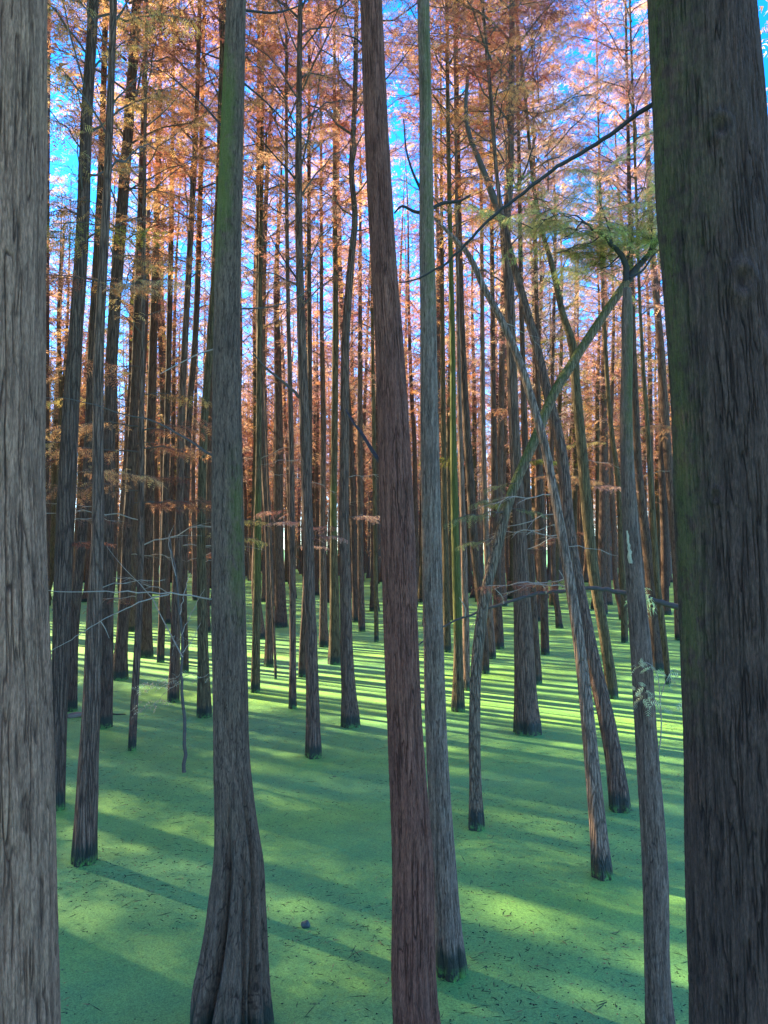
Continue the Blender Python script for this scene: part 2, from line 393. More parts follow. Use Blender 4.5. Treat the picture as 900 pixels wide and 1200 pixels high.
def unit(v): return v / (np.linalg.norm(v) + 1e-9)
def grow_branch(W, Lv, base, az, length, rise, rg, r0=0.014, twig_gap=0.10, frond=0.13, dens=1.0, flat=0.25, bare=0.15, nseg=7, keep=1.0):
    d = np.array([math.cos(az), math.sin(az), 0.0]); side = np.array([-d[1], d[0], 0])
    s = np.linspace(0, 1, nseg); bend = rg.normal(0, 0.12)
    C = base + length * (s[:, None] * d * math.cos(rise) + (s * math.sin(rise) - 0.16 * s ** 2.2)[:, None] * np.array([0, 0, 1.0]) + (bend * s ** 2)[:, None] * side)
    C[1:] += rg.normal(0, 0.015 * length, (nseg - 1, 3))
    W.tube(C, np.linspace(r0, 0.003, nseg), 4)
    ntw = max(3, int(length / twig_gap)); tint0 = rg.uniform(0.12, 0.88)
    for k in range(ntw):
        t = bare + (1 - bare) * (k + rg.uniform(0, 1)) / ntw
        i = min(int(t * (nseg - 1)), nseg - 2); f = t * (nseg - 1) - i
        p = C[i] * (1 - f) + C[i + 1] * f; bd = unit(C[i + 1] - C[i])
        sg = 1 if k % 2 else -1
        tl = length * rg.uniform(0.16, 0.36) * (1.15 - 0.75 * t) + 0.10
        td = unit(bd * rg.uniform(0.5, 1.0) + sg * side * rg.uniform(0.5, 1.0) + np.array([0, 0, rg.normal(-0.05, flat)]))
        E = p + td * tl + np.array([0, 0, -0.12 * tl])
        if rg.random() < 0.6: W.tube(np.array([p, (p + E) / 2 + [0, 0, 0.02 * tl], E]), [0.0042, 0.003, 0.0016], 3)
        if rg.random() > keep: continue
        nf = max(2, int(tl / 0.042 * dens)); tint = np.clip(tint0 + rg.normal(0, 0.15), 0, 1)
        ts = unit(np.cross(td, np.array([0, 0, 1.0])))
        for j in range(nf):
            q = (j + rg.uniform(0.2, 1)) / nf
            fp = p + (E - p) * q
            fd = td * rg.uniform(0.3, 0.9) + (1 if j % 2 else -1) * ts * rg.uniform(0.5, 1) + np.array([0, 0, rg.normal(-0.1, 0.3)])
            Lv.add(fp, fd, np.cross(fd, np.array([0, 0, 1.0])) + rg.normal(0, 0.5, 3), frond * rg.uniform(0.65, 1.25), np.clip(tint + rg.normal(0, 0.16), 0, 1))
def foliage_mesh(name, W, Lv, pairs=4, wid=0.11, woodmat=None):
    if not Lv.P: Lv.add(np.array([0.3,0,0]), np.array([1.0,0.3,0]), np.array([0,1.0,0]), 0.05, 0.5)
    V1, F1, T1 = Lv.build(pairs=pairs, wid=wid)
    V2, F2 = W.arrays()
    return mesh_np(name, np.concatenate([V1, V2]), np.concatenate([F1, F2 + len(V1)]), [M_LEAF, woodmat or M_TWIG],
                   {'tint': np.concatenate([T1, np.full(len(V2), 0.5)])}, smooth=False,
                   matidx=np.concatenate([np.zeros(len(F1)), np.ones(len(F2))]))

CROWN_H = 11.0
def crown_mesh(seed, nb=58, rmax=1.7, keep=0.88, dens=1.2, frond=0.098, pairs=4, gap=0.085, wid=0.12):
    rg = np.random.default_rng(seed); W, Lv = Wood(), Leaves()
    az = rg.uniform(0, 6.28)
    for k in range(nb):
        t = (k / nb) ** 0.92
        z = t * CROWN_H
        prof = (0.55 + 0.45 * min(1, t / 0.25)) * (1 - 0.80 * max(0, (t - 0.3) / 0.7)) 
        ln = rmax * prof * rg.uniform(0.6, 1.2)
        az += 2.4 + rg.normal(0, 0.4)
        kp = keep * (0.35 + 0.65 * min(1, t / 0.18)) * (0.2 if rg.random() < 0.12 else 1)
        grow_branch(W, Lv, np.array([0, 0, z]), az, ln, rg.uniform(0.4, 0.95), rg, r0=0.007 + 0.005 * ln, frond=frond, dens=dens, keep=kp, twig_gap=gap)
    return foliage_mesh('crown', W, Lv, pairs=pairs, wid=wid)
CROWNS = [crown_mesh(100 + i, nb=[56, 64, 70, 60, 52, 66][i], rmax=[1.75, 2.0, 1.65, 2.1, 1.85, 1.55][i]) for i in range(6)]
def spray_mesh(seed, length=1.3, flat=0.08, dens=1.15, keep=0.95, frond=0.11, mat=None, gap=0.075):
    rg = np.random.default_rng(seed); W, Lv = Wood(), Leaves()
    grow_branch(W, Lv, np.zeros(3), 0.0, length, 0.12, rg, r0=0.010, twig_gap=gap, frond=frond, dens=dens, flat=flat, bare=0.12, nseg=9, keep=keep)
    return foliage_mesh('branch', W, Lv, pairs=4, woodmat=mat)
SPRAYS = [spray_mesh(300 + i, length=[1.3, 1.0, 1.6, 1.2][i]) for i in range(4)]
DRYS = [spray_mesh(340 + i, keep=[0.12, 0.0, 0.2][i] + 0.02, gap=0.10, mat=M_DRYTWIG) for i in range(3)]

RUST = (0.70, 0.28, 0.13); SALMON = (0.80, 0.38, 0.26); BROWN = (0.42, 0.21, 0.12); GOLD = (0.68, 0.42, 0.15)
OLIVE = (0.26, 0.25, 0.055); AMBER = (0.72, 0.36, 0.17); PINK = (0.83, 0.43, 0.31)

# ------------------------------------------------------------------ the catalogued trees
TREES = {}
class Tree: pass
def make_tree(key, label, pts, bark=(0.15, 0.125, 0.115), crown=RUST, zc=None, top=None, tmpl=0, cs=1.0, dY=0.0, Y=None,
              hi=None, lobes=0.20, moss=None, flute=None, rough=0.06, nth=None, stop=False, group=None, name='cypress_tree', nlobes=5):
    """pts: photo pixels (x, y, width) from the water up; depth comes from where the foot meets the water; dY leans the top away"""
    b = ground(pts[0][0], pts[0][1]); Y0 = b[1]
    W_ = []
    y_hi = min(p[1] for p in pts)
    for (px, py, w) in pts:
        f = (pts[0][1] - py) / max(1, pts[0][1] - y_hi)
        Yp = Y0 + dY * f
        P = at(px, py, Yp); t = Yp / FW[1]
        W_.append([*P, 0.5 * w * (Yp / (ray(px, py)[1])) / F])
    W_ = np.array(W_)
    L = W_.copy(); L[:, :3] -= b
    below = [L[0, 0] - 0.0, L[0, 1], -0.3, L[0, 3] * 1.04]
    rows = [below] + [list(r) for r in L]
    ztop = L[-1, 2]
    H = top if top else random.uniform(16.5, 20)
    if not stop:
        d = L[-1, :3] - L[-2, :3]; d = d / max(0.05, abs(d[2])); lean = d[:2] * 0.5
        r = L[-1, 3]; x, y = L[-1, 0], L[-1, 1]
        k = 4
        if H > ztop + 1:
            for i in range(1, k + 1):
                f = i / k; dz = (H - ztop) / k
                x += lean[0] * dz * (1 - 0.7 * f); y += lean[1] * dz * (1 - 0.7 * f)
                rows.append([x, y, ztop + (H - ztop) * f, max(0.012, r * (1 - 0.9 * f))])
    rows = np.array(rows)
    t = Tree(); t.P = rows; t.b = b; t.Y = Y0; t.dY = dY; t.key = key; t.pts = pts; t.yhi = y_hi
    t.root = thing(name, label, 'tree', b, group)
    zmax = rows[-1, 2]
    if hi:
        # fine rows through the visible part, coarse rows above
        zv = min(zmax, CAMH + 0.80 * Y0 + 0.4)
        sall = np.concatenate([[0], np.cumsum(np.linalg.norm(np.diff(rows[:, :3], axis=0), axis=1))])
        sv = np.interp(zv, rows[:, 2], sall) / sall[-1]
        nfine = int(sv * sall[-1] / hi[3]) 
        rw = np.concatenate([np.linspace(0, sv, nfine), np.linspace(sv, 1, 40)[1:]])
        nth_ = nth or 240
        me = trunk_mesh('trunk', rows, nth_, rw, len(TREES) + 1, lobes=lobes, hi=hi[:3], moss=moss, flute=flute, rough=rough, nlobes=nlobes)
    else:
        nth_ = nth or (36 if Y0 < 8 else 22 if Y0 < 16 else 14)
        nr = 160 if Y0 < 8 else 90 if Y0 < 16 else 50
        me = trunk_mesh('trunk', rows, nth_, nr, len(TREES) + 1, lobes=lobes, moss=moss, flute=flute, rough=rough, nlobes=nlobes)
    v = 0.85 + 0.3 * random.random()
    t.trunk = link('trunk', me, t.root, color=bark)
    if crown is not None and not stop:
        zc = zc if zc else random.uniform(6.2, 8.4)
        p0 = t.p(zc); p1 = t.p(H - 0.3)
        c = link('crown', CROWNS[tmpl % len(CROWNS)], t.root, loc=p0, color=crown)
        ax = Vector(p1 - p0); ln = ax.length
        q = Vector((0, 0, 1)).rotation_difference(ax.normalized()) @ Quaternion((0, 0, 1), random.uniform(0, 6.28))
        c.rotation_mode = 'QUATERNION'; c.rotation_quaternion = q
        c.scale = (cs, cs, ln / CROWN_H)
        t.crown = c
    TREES[key] = t
    return t
def _p(t, z):
    return np.array([np.interp(z, t.P[:, 2], t.P[:, i]) for i in range(3)])
Tree.p = _p
def _zpx(t, py):
    Yp = t.Y + t.dY * (t.pts[0][1] - py) / max(1, t.pts[0][1] - t.yhi)
    return at(450, py, Yp)[2]
Tree.zpx = _zpx
def spray(t, py, az, sc=1.0, col=AMBER, k=0, dry=False, tilt=0.0):
    z = _zpx(t, py); p = t.p(z)
    o = link('branch', (DRYS if dry else SPRAYS)[k % (3 if dry else 4)], t.root, loc=p, color=col)
    o.rotation_euler = (random.uniform(-0.2, 0.2), tilt, math.radians(az)); o.scale = (sc, sc, sc)
    return o
def limb(t, pix, r0, r1, mat=M_DARKTWIG, Y=None, dY=0, nth=6, n=18, wob=0.0):
    """a hero branch given as photo pixels at the tree's own depth"""
    Y = Y or t.Y; pts = [at(px, py, Y + dY * i / max(1, len(pix) - 1)) - t.b for i, (px, py) in enumerate(pix)]
    return link('branch', branch_mesh('branch', pts, r0, r1, mat, nth, n, seed=len(bpy.data.objects), wob=wob), t.root)

GREY = (0.19, 0.16, 0.145); DARK = (0.105, 0.085, 0.076); MID = (0.145, 0.116, 0.102); RED = (0.165, 0.092, 0.078); PALE = (0.24, 0.22, 0.20); OLV = (0.12, 0.115, 0.075)

# --- the big near trunks
make_tree('WW', 'huge pale grey furrowed trunk cut off by the left edge of the photo',
    [(-16, 1560, 215), (-15, 1420, 180), (-14, 1300, 162), (-13, 1200, 154), (-12, 1000, 142), (-13, 800, 134), (-16, 560, 126), (-13, 400, 122), (-10, 200, 120), (-9, 0, 118)],
    bark=(0.25, 0.182, 0.145), crown=BROWN, zc=8.5, top=20, tmpl=1, hi=(0.021, 0.42, 0.0058, 0.0055), rough=0.012, nth=520, lobes=0.03)
make_tree('VV', 'huge dark furrowed trunk along the right edge with green moss film down its left side',
    [(922, 1640, 260), (915, 1500, 215), (908, 1350, 190), (901, 1200, 172), (888, 1000, 160), (878, 820, 148), (868, 600, 144), (853, 400, 134), (836, 230, 126), (829, 120, 121), (821, 0, 117)],
    bark=(0.064, 0.050, 0.046), crown=BROWN, zc=8.5, top=20, tmpl=2, hi=(0.0135, 0.26, 0.0060, 0.0055), rough=0.014, nth=520,
    moss={'bands': [(1.8, 6.0, math.radians(185), 0.45, 0.42), (3.0, 6.0, math.radians(220), 0.5, 0.22)],
          'knots': [(3.15, math.radians(262), 0.06, 0.012), (2.95, math.radians(285), 0.055, 0.010), (1.75, math.radians(290), 0.05, 0.012), (2.55, math.radians(225), 0.03, 0.008), (3.6, math.radians(255), 0.05, 0.010), (2.2, math.radians(300), 0.05, 0.010)]})
make_tree('AA', 'reddish brown ridged trunk at the front centre, leaning slightly left towards the top',
    [(494, 1262, 66), (491, 1225, 59), (488, 1200, 56), (483, 1000, 48), (475, 860, 42), (470, 740, 41), (465, 600, 40), (456, 400, 33), (448, 280, 30), (441, 150, 28), (435, 0, 26)],
    bark=RED, crown=BROWN, zc=8.2, top=19, tmpl=0, hi=(0.0115, 0.30, 0.0046, 0.007), rough=0.02, nth=300)
make_tree('MM0', 'large tree with a deeply fluted swollen foot and bright green moss on its upper trunk',
    [(271, 1212, 88), (271, 1170, 83), (274, 1120, 74), (277, 1060, 65), (279, 1010, 58), (276, 960, 49), (272, 900, 43), (270, 800, 41), (268, 700, 39), (267, 600, 37), (266, 500, 34), (266, 400, 31), (270, 200, 28), (274, 100, 25), (277, 0, 23)],
    bark=(0.135, 0.115, 0.10), crown=BROWN, zc=7.8, top=19, tmpl=3, hi=(0.009, 0.10, 0.0016, 0.007), rough=0.03, nth=320, lobes=0.05, flute=[(238, 272, 0.55, 0.12, 1.25), (296, 300, 0.32, 0.07, 1.0), (318, 312, 0.46, 0.10, 1.3), (205, 215, 0.25, 0.12, 0.7), (345, 350, 0.25, 0.15, 0.9), (30, 30, 0.3, 0.2, 0.9), (90, 90, 0.3, 0.2, 1), (150, 150, 0.3, 0.2, 0.9), (268, 276, 0.08, 0.06, 0.6)],
    moss={'bands': [(3.7, 5.2, math.radians(190), 1.1, 1.15), (3.8, 5.1, math.radians(250), 0.9, 0.8), (1.9, 3.0, math.radians(320), 0.7, 0.55)]})
make_tree('BB', 'straight grey tree just right of the reddish centre trunk with a broad dark foot',
    [(529, 1140, 37), (525, 1090, 32), (519, 1000, 28), (511, 860, 25), (508, 740, 24), (505, 600, 23), (503, 480, 21), (502, 380, 19), (500, 260, 17), (499, 140, 15), (496, 0, 14)],
    bark=(0.20, 0.185, 0.172), crown=RUST, zc=8.0, top=18, tmpl=4, hi=(0.009, 0.22, 0.0030, 0.008), rough=0.03, nth=220,
    moss={'bands': [(3.6, 6.0, math.radians(300), 1.2, 0.5)]})
make_tree('JJ', 'grey snapped trunk near the right edge with a pale patch and sprouting leafy twigs',
    [(779, 1235, 40), (775, 1200, 34), (767, 1000, 29), (757, 860, 25), (751, 760, 24), (744, 680, 20), (738, 600, 17), (734, 480, 14), (735, 417, 12.5), (735, 360, 12), (735, 338, 9)],
    bark=(0.16, 0.142, 0.132), hi=(0.008, 0.18, 0.0022, 0.008), rough=0.03, nth=200, stop=True,
    moss={'bands': [(2.7, 3.75, math.radians(300), 1.3, 0.55)]})

# --- left side
make_tree('T1', 'dark tree next to the left edge trunk, wide at the foot', [(66, 948, 19), (69, 850, 18), (73, 700, 20), (77, 600, 20), (84, 470, 18), (89, 390, 16), (96, 280, 15), (101, 150, 13), (110, 0, 11)], bark=DARK, crown=(0.48, 0.31, 0.13), zc=5.3, tmpl=1, cs=0.7)
make_tree('B', 'slim tree rising behind the drifting log, half hidden by a darker trunk', [(84, 833, 12), (86, 750, 11), (95, 640, 11), (103, 540, 11), (108, 400, 9), (118, 200, 7), (124, 0, 6)], bark=DARK, crown=BROWN, tmpl=2)
make_tree('C', 'tree at the left with a rounded dark wet foot, front one of an overlapping pair', [(99, 1010, 28), (101, 960, 25), (106, 845, 21), (111, 720, 18), (114, 640, 15), (116, 400, 11.5), (124, 250, 9.5), (130, 100, 8.5), (133, 0, 8)], bark=MID, crown=(0.48, 0.30, 0.12), zc=5.4, tmpl=5, cs=0.6)
make_tree('D', 'thick tree with a flared black foot, back one of an overlapping pair', [(121, 852, 19), (124, 800, 16), (126, 640, 14), (132, 400, 13.5), (139, 300, 13), (148, 180, 12), (160, 0, 10)], bark=DARK, crown=BROWN, zc=5.8, tmpl=3)
make_tree('E', 'tree with a broad dark foot standing alone in open water at the left', [(140, 796, 19), (143, 750, 14), (146, 700, 13), (150, 620, 12), (157, 480, 10), (163, 300, 8), (168, 140, 7)], bark=DARK, crown=AMBER, tmpl=0)
make_tree('F', 'thin pole-like tree with leafy orange twigs, left of the big buttressed one', [(155, 879, 9.5), (159, 800, 8.5), (163, 720, 8), (165, 650, 7.5), (166, 500, 6.5), (168, 300, 5)], bark=MID, crown=AMBER, zc=5, tmpl=4, cs=0.7, top=14)
make_tree('G', 'dark tree with a flared foot behind the thin leafy pole', [(170, 770, 18), (171, 740, 14), (172, 700, 13), (174, 600, 12), (180, 380, 9), (185, 200, 7)], bark=DARK, crown=RUST, tmpl=1)
make_tree('H', 'narrow dark tree just right of the flared tree behind the leafy pole', [(188, 776, 9), (190, 720, 8), (192, 650, 8), (196, 500, 7), (200, 300, 6)], bark=DARK, crown=SALMON, tmpl=2)
make_tree('I', 'dark-footed tree leaning gently right behind pale bare twigs', [(203, 822, 14), (205, 770, 12), (206, 720, 11), (209, 640, 10), (213, 480, 8), (222, 300, 7), (230, 140, 6)], bark=MID, crown=BROWN, tmpl=3)
make_tree('J', 'slim leaning tree close behind the bare dead sapling', [(217, 788, 9), (215, 700, 8), (217, 620, 8), (222, 478, 7.5), (228, 405, 7), (234, 250, 6)], bark=DARK, crown=RUST, tmpl=5)
make_tree('K', 'tree with a black wet foot just left of the big buttressed tree', [(239, 840, 17), (238, 780, 13), (237, 720, 11.5), (236, 640, 10), (239, 502, 9), (246, 405, 8.5), (255, 250, 8), (259, 120, 7)], bark=OLV, crown=BROWN, tmpl=0)
make_tree('XX', 'dark trunk peeping out behind the huge left edge trunk', [(53, 734, 10), (53, 600, 9), (53, 400, 9), (54, 200, 8), (56, 0, 7)], bark=DARK, crown=AMBER, tmpl=2)
# --- between buttressed tree and centre trunk
make_tree('N', 'slim mossy green tree right beside the buttressed trunk', [(299, 811, 11.5), (300, 760, 10), (301, 700, 9), (302, 620, 8), (303, 540, 7), (304, 400, 6), (306, 250, 5)], bark=OLV, crown=RUST, tmpl=1, moss={'bands': [(1.5, 3.6, 0, None, 0.6)]})
make_tree('O', 'straight dark tree with a black foot, a thin pole leaning on it', [(315, 781, 11), (316, 740, 10), (316, 690, 9), (315, 640, 8.5), (311, 560, 8.5), (306, 470, 9), (304, 380, 8), (303, 250, 7)], bark=MID, crown=BROWN, tmpl=4)
make_tree('P', 'very thin leaning pole beside a straight dark tree', [(323, 796, 3.4), (321, 740, 3), (318, 670, 2.8), (314, 560, 2.4), (310, 450, 2)], bark=MID, crown=None, top=6.2, lobes=0)
make_tree('Q', 'slender even tree standing clear in front of a dark-footed pair', [(343, 830, 9.5), (343, 780, 8), (343, 700, 7.5), (342, 600, 7), (341, 500, 6), (338, 380, 5), (336, 250, 4.5)], bark=MID, crown=SALMON, tmpl=5)
make_tree('R', 'dark flared tree leaning right, tucked behind the tall pale-edged tree', [(355, 793, 12), (356, 750, 9.5), (358, 700, 8), (361, 620, 7), (363, 500, 6), (362, 300, 5)], bark=DARK, crown=RUST, tmpl=3)
make_tree('S', 'tall tree with pale sunlit left edge, nearest in the water left of the centre trunk', [(368, 887, 20), (367, 850, 17), (366, 800, 15), (363, 700, 13.5), (360, 600, 12.5), (357, 500, 12), (353, 380, 10), (350, 260, 8.5), (350, 150, 7.5), (352, 0, 5.5)], bark=MID, crown=BROWN, zc=5.0, tmpl=2, cs=0.8)
make_tree('T', 'straight tree with dark square foot, left of the mossy flared one', [(380, 758, 12.5), (379, 730, 10), (379, 700, 9), (378, 640, 7.5), (379, 500, 6.5), (377, 380, 5)], bark=MID, crown=SALMON, tmpl=4)
make_tree('U', 'flared tree with mossy green upper trunk behind a pale-edged tree', [(392, 778, 16), (392, 745, 12.5), (392, 700, 11), (391, 640, 8.5), (392, 500, 8), (393, 380, 7), (392, 200, 5)], bark=OLV, crown=RUST, tmpl=0, moss={'bands': [(2.4, 4, 0, None, 0.5)]})
make_tree('V', 'tree with a split flared foot left of the centre trunk, wavy higher up', [(411, 851, 23), (409, 815, 18), (407, 780, 15.5), (405, 700, 13), (403, 600, 11.5), (404, 500, 10.5), (405, 400, 9.5), (411, 310, 8), (416, 250, 7), (412, 210, 6.5), (415, 140, 6), (418, 0, 5)], bark=MID, crown=SALMON, zc=6.5, tmpl=1, lobes=0.25, nlobes=4)
make_tree('W', 'slim wavy tree seen right behind the split-footed tree', [(417, 729, 8.5), (415, 650, 7), (410, 500, 6.5), (402, 390, 6), (397, 290, 6), (395, 225, 5.5), (396, 140, 5)], bark=DARK, crown=PINK, tmpl=3)
make_tree('X', 'narrow tree in the gap left of the reddish centre trunk, dark square foot', [(424, 740, 8.5), (423, 700, 7.5), (422, 600, 7), (422, 400, 5.5)], bark=MID, crown=RUST, tmpl=5)
make_tree('Z', 'very slim tree almost touching the left side of the centre trunk', [(441, 752, 5.5), (440, 650, 5), (438, 500, 4.5), (436, 350, 4)], bark=OLV, crown=SALMON, tmpl=4)
# --- right of centre
make_tree('CC', 'slim bright green mossy tree with a sunlit foot', [(537, 833, 16.5), (537, 800, 13), (537, 760, 11), (535, 680, 10), (533, 600, 9), (531, 480, 7), (530, 380, 6.2), (528, 300, 5.5), (525, 140, 5)], bark=OLV, crown=RUST, tmpl=0, moss={'bands': [(0.9, 8, 0, None, 0.72)]})
make_tree('DD', 'dark tree crossing behind the leaning forked trunk', [(569, 789, 10), (563, 700, 9.5), (556, 640, 9.5), (550, 550, 9.5), (544, 450, 8.5), (541, 380, 7.5), (538, 250, 6), (536, 140, 5)], bark=DARK, crown=AMBER, tmpl=2)
make_tree('DE', 'pale slim tree between the mossy green one and the leaning forked trunk', [(547, 809, 8), (546, 740, 8), (544, 660, 7.5), (541, 560, 6.5), (538, 450, 5)], bark=GREY, crown=RUST, tmpl=3)
ee = make_tree('EE', 'strongly leaning tree sweeping up rightwards into a fork with yellow green leaves',
    [(558, 971, 19), (557, 930, 15), (556, 860, 13.5), (560, 760, 13), (568, 700, 12.5), (584, 635, 11.5), (597, 585, 11.5), (612, 547, 11.5), (628, 512, 12), (650, 460, 11.5), (672, 424, 11), (698, 384, 10), (722, 348, 9.5), (735, 330, 9)],
    bark=(0.17, 0.155, 0.125), stop=True, dY=0.7, moss={'bands': [(2.6, 5.2, math.radians(200), 1.4, 0.85)]})
make_tree('FF', 'thick sunlit tree with a split flared foot amid bright streaks on the water', [(618, 859, 33), (616, 820, 27), (614, 760, 23), (611, 680, 18), (608, 600, 15.5), (602, 491, 12.5), (599, 400, 11.5), (597, 350, 12), (595, 310, 12), (592, 273, 12.5), (597, 225, 8), (599, 140, 7.5), (600, 0, 6)], bark=MID, crown=BROWN, zc=5.6, tmpl=3, cs=0.75, lobes=0.25, nlobes=6)
make_tree('GG', 'leaning tree with moss on its dark foot, thicker of the crossing leaners', [(727, 949, 25), (721, 900, 21), (711, 845, 19.5), (694, 771, 18), (681, 710, 17.5), (669, 640, 15), (655, 514, 12.5), (640, 453, 11), (625, 392, 10), (613, 350, 9), (602, 310, 8), (592, 270, 6)], bark=MID, crown=RUST, zc=6.0, top=12, tmpl=5, cs=0.7, dY=0.5)
make_tree('HH', 'pale sunlit tree bending far over to the left, thinner of the crossing leaners', [(706, 1027, 25), (703, 990, 21), (697, 930, 18.5), (684, 800, 14.5), (674, 722, 12.5), (664, 660, 11.5), (656, 612, 11), (648, 570, 10.5), (638, 520, 10), (625, 475, 9.5), (609, 424, 9), (590, 380, 8.5), (566, 335, 7.5), (547, 296, 6.5), (525, 272, 4.5), (508, 255, 3)], bark=(0.22, 0.20, 0.18), stop=True, dY=0.6)
make_tree('II', 'dark slanting tree directly behind the crossing leaners', [(717, 818, 14), (709, 750, 12.5), (700, 700, 12.5), (689, 612, 13), (682, 527, 12), (675, 453, 11), (670, 400, 9.5), (660, 370, 8), (648, 315, 6.5), (635, 270, 5)], bark=OLV, crown=SALMON, zc=6.4, tmpl=0, cs=0.8)
make_tree('KK', 'dark tree half hidden behind the snapped trunk near the right edge', [(770, 785, 17), (766, 730, 14.5), (763, 680, 13), (756, 620, 10.5), (749, 560, 9), (745, 480, 8), (742, 400, 7), (738, 250, 5)], bark=DARK, crown=PINK, tmpl=2)
make_tree('LL', 'thin greenish pole tree behind the pale leafy twigs at the right', [(783, 802, 6.5), (777, 740, 7), (771, 690, 7), (766, 620, 6.5), (760, 520, 5.5), (752, 400, 4)], bark=OLV, crown=SALMON, tmpl=1)
make_tree('MM', 'curving tree just left of the huge right edge trunk', [(796, 750, 10), (794, 690, 9), (789, 610, 9.5), (783, 540, 9.5), (778, 470, 9.5), (775, 420, 9), (771, 370, 8), (765, 300, 7), (758, 150, 5)], bark=MID, crown=PINK, tmpl=4)
make_tree('NN', 'slim bent tree left of the snapped trunk', [(732, 753, 8), (731, 700, 7.5), (728, 640, 7), (724, 560, 6), (716, 500, 5.5), (710, 420, 5), (705, 300, 4)], bark=OLV, crown=AMBER, tmpl=3)
make_tree('PP', 'straight dark tree right of the thick sunlit split-footed one', [(639, 767, 10.5), (638, 720, 9), (637, 680, 8.5), (634, 600, 8), (630, 450, 6.5)], bark=DARK, crown=PINK, tmpl=5)
make_tree('QQ', 'dark tree hiding behind the right side of the thick sunlit split-footed one', [(629, 801, 12), (626, 740, 10), (622, 660, 9), (617, 560, 8), (612, 400, 6)], bark=DARK, crown=RUST, tmpl=1)
make_tree('RR', 'pale thin tree just right of the leaning forked trunk', [(577, 772, 8), (574, 720, 7.5), (571, 660, 7), (567, 540, 6), (565, 350, 5)], bark=GREY, crown=GOLD, tmpl=0)
make_tree('SS', 'dark flared tree close to a pale thin one in the streaky light', [(585, 760, 11.5), (584, 720, 9.5), (582, 660, 8.5), (579, 520, 7), (577, 350, 5.5)], bark=DARK, crown=SALMON, tmpl=2)
make_tree('TT', 'mossy-footed tree just right of the grey tree beside the centre trunk', [(524, 764, 9.5), (523, 700, 8), (521, 600, 7), (519, 450, 6)], bark=OLV, crown=RUST, tmpl=4)

# ------------------------------------------------------------------ hero branches
T = TREES
limb(T['VV'], [(790, 108), (767, 121), (740, 140), (700, 168), (650, 198), (610, 228), (570, 262), (540, 292), (515, 314), (492, 326), (468, 331)], 0.0085, 0.0025, Y=T['VV'].Y + 0.05, dY=0.3, n=40, wob=0.002)
limb(T['VV'], [(888, 172), (905, 160), (930, 150)], 0.018, 0.012)
m0 = T['MM0']
limb(m0, [(256, 703), (240, 701), (215, 697), (170, 694), (130, 693), (90, 694), (60, 692), (48, 684)], 0.0052, 0.0015, M_DRYTWIG, dY=-0.4, wob=0.003)
limb(m0, [(198, 697), (170, 703), (140, 716), (118, 728), (95, 742), (57, 765)], 0.0036, 0.0014, M_DRYTWIG, Y=m0.Y - 0.15, dY=-0.15, wob=0.003)
limb(m0, [(118, 728), (124, 738), (128, 748)], 0.0025, 0.0012, M_DRYTWIG, Y=m0.Y - 0.22)
limb(m0, [(254, 536), (232, 522), (205, 506), (180, 493), (150, 487), (120, 478), (90, 468), (48, 466)], 0.007, 0.002, M_TWIG, dY=0.5, wob=0.003)
limb(m0, [(255, 408), (235, 414), (212, 425), (188, 438)], 0.005, 0.002, M_DRYTWIG, dY=-0.2)
limb(m0, [(280, 362), (315, 360), (340, 353), (365, 337), (388, 322)], 0.0048, 0.0018, M_TWIG, dY=0.4)
limb(m0, [(286, 12), (320, 15), (345, 9), (370, -6)], 0.007, 0.003, M_DARKTWIG, dY=0.3)
limb(m0, [(284, 96), (310, 118), (340, 148), (372, 178)], 0.006, 0.002, M_DARKTWIG, dY=0.8)
limb(m0, [(262, 150), (235, 120), (200, 90), (170, 72)], 0.006, 0.002, M_DARKTWIG, dY=0.6)
limb(T['S'], [(353, 467), (340, 455), (322, 440), (305, 424), (296, 412)], 0.022, 0.008, M_TWIG, wob=0.004)
limb(T['S'], [(350, 215), (338, 200), (318, 178), (296, 150)], 0.016, 0.005, M_DARKTWIG)
limb(T['S'], [(350, 330), (340, 315), (325, 292), (310, 262)], 0.014, 0.004, M_DARKTWIG)
limb(T['AA'], [(448, 545), (436, 528), (424, 508), (414, 495), (405, 480)], 0.012, 0.005, M_DARKTWIG, dY=0.6)
limb(T['AA'], [(430, 60), (418, 46), (400, 40)], 0.006, 0.002, M_DARKTWIG)
limb(T['BB'], [(493, 222), (485, 205), (477, 180), (473, 140)], 0.009, 0.004, M_DARKTWIG)
limb(T['BB'], [(503, 246), (520, 238), (540, 235), (552, 228)], 0.013, 0.004, M_DARKTWIG)
limb(T['BB'], [(500, 250), (486, 248), (470, 242), (462, 250)], 0.012, 0.005, M_DARKTWIG)
# upper fork of the thick sunlit tree
limb(T['FF'], [(592, 268), (584, 245), (577, 228), (569, 207), (560, 184), (551, 162), (546, 130), (548, 90)], 0.062, 0.022, M_TWIG, n=24, nth=8)
limb(T['FF'], [(603, 220), (613, 205), (622, 180), (628, 160)], 0.02, 0.008, M_DARKTWIG)
# fork of the leaning tree
YF = ee.Y + 0.7
fork_r = [(733, 333), (743, 318), (752, 308), (762, 294), (770, 282), (777, 262)]
fork_l = [(733, 332), (734, 312), (727, 298), (718, 287), (706, 276), (694, 267), (682, 260)]
limb(ee, fork_r, 0.036, 0.018, M_DARKTWIG, Y=YF, dY=0.1, nth=8, wob=0.006)
limb(ee, fork_l, 0.034, 0.010, M_DARKTWIG, Y=YF, dY=-0.2, nth=8, wob=0.008)
limb(ee, [(738, 326), (752, 318), (765, 300), (776, 290)], 0.014, 0.008, M_DARKTWIG, Y=YF - 0.1)
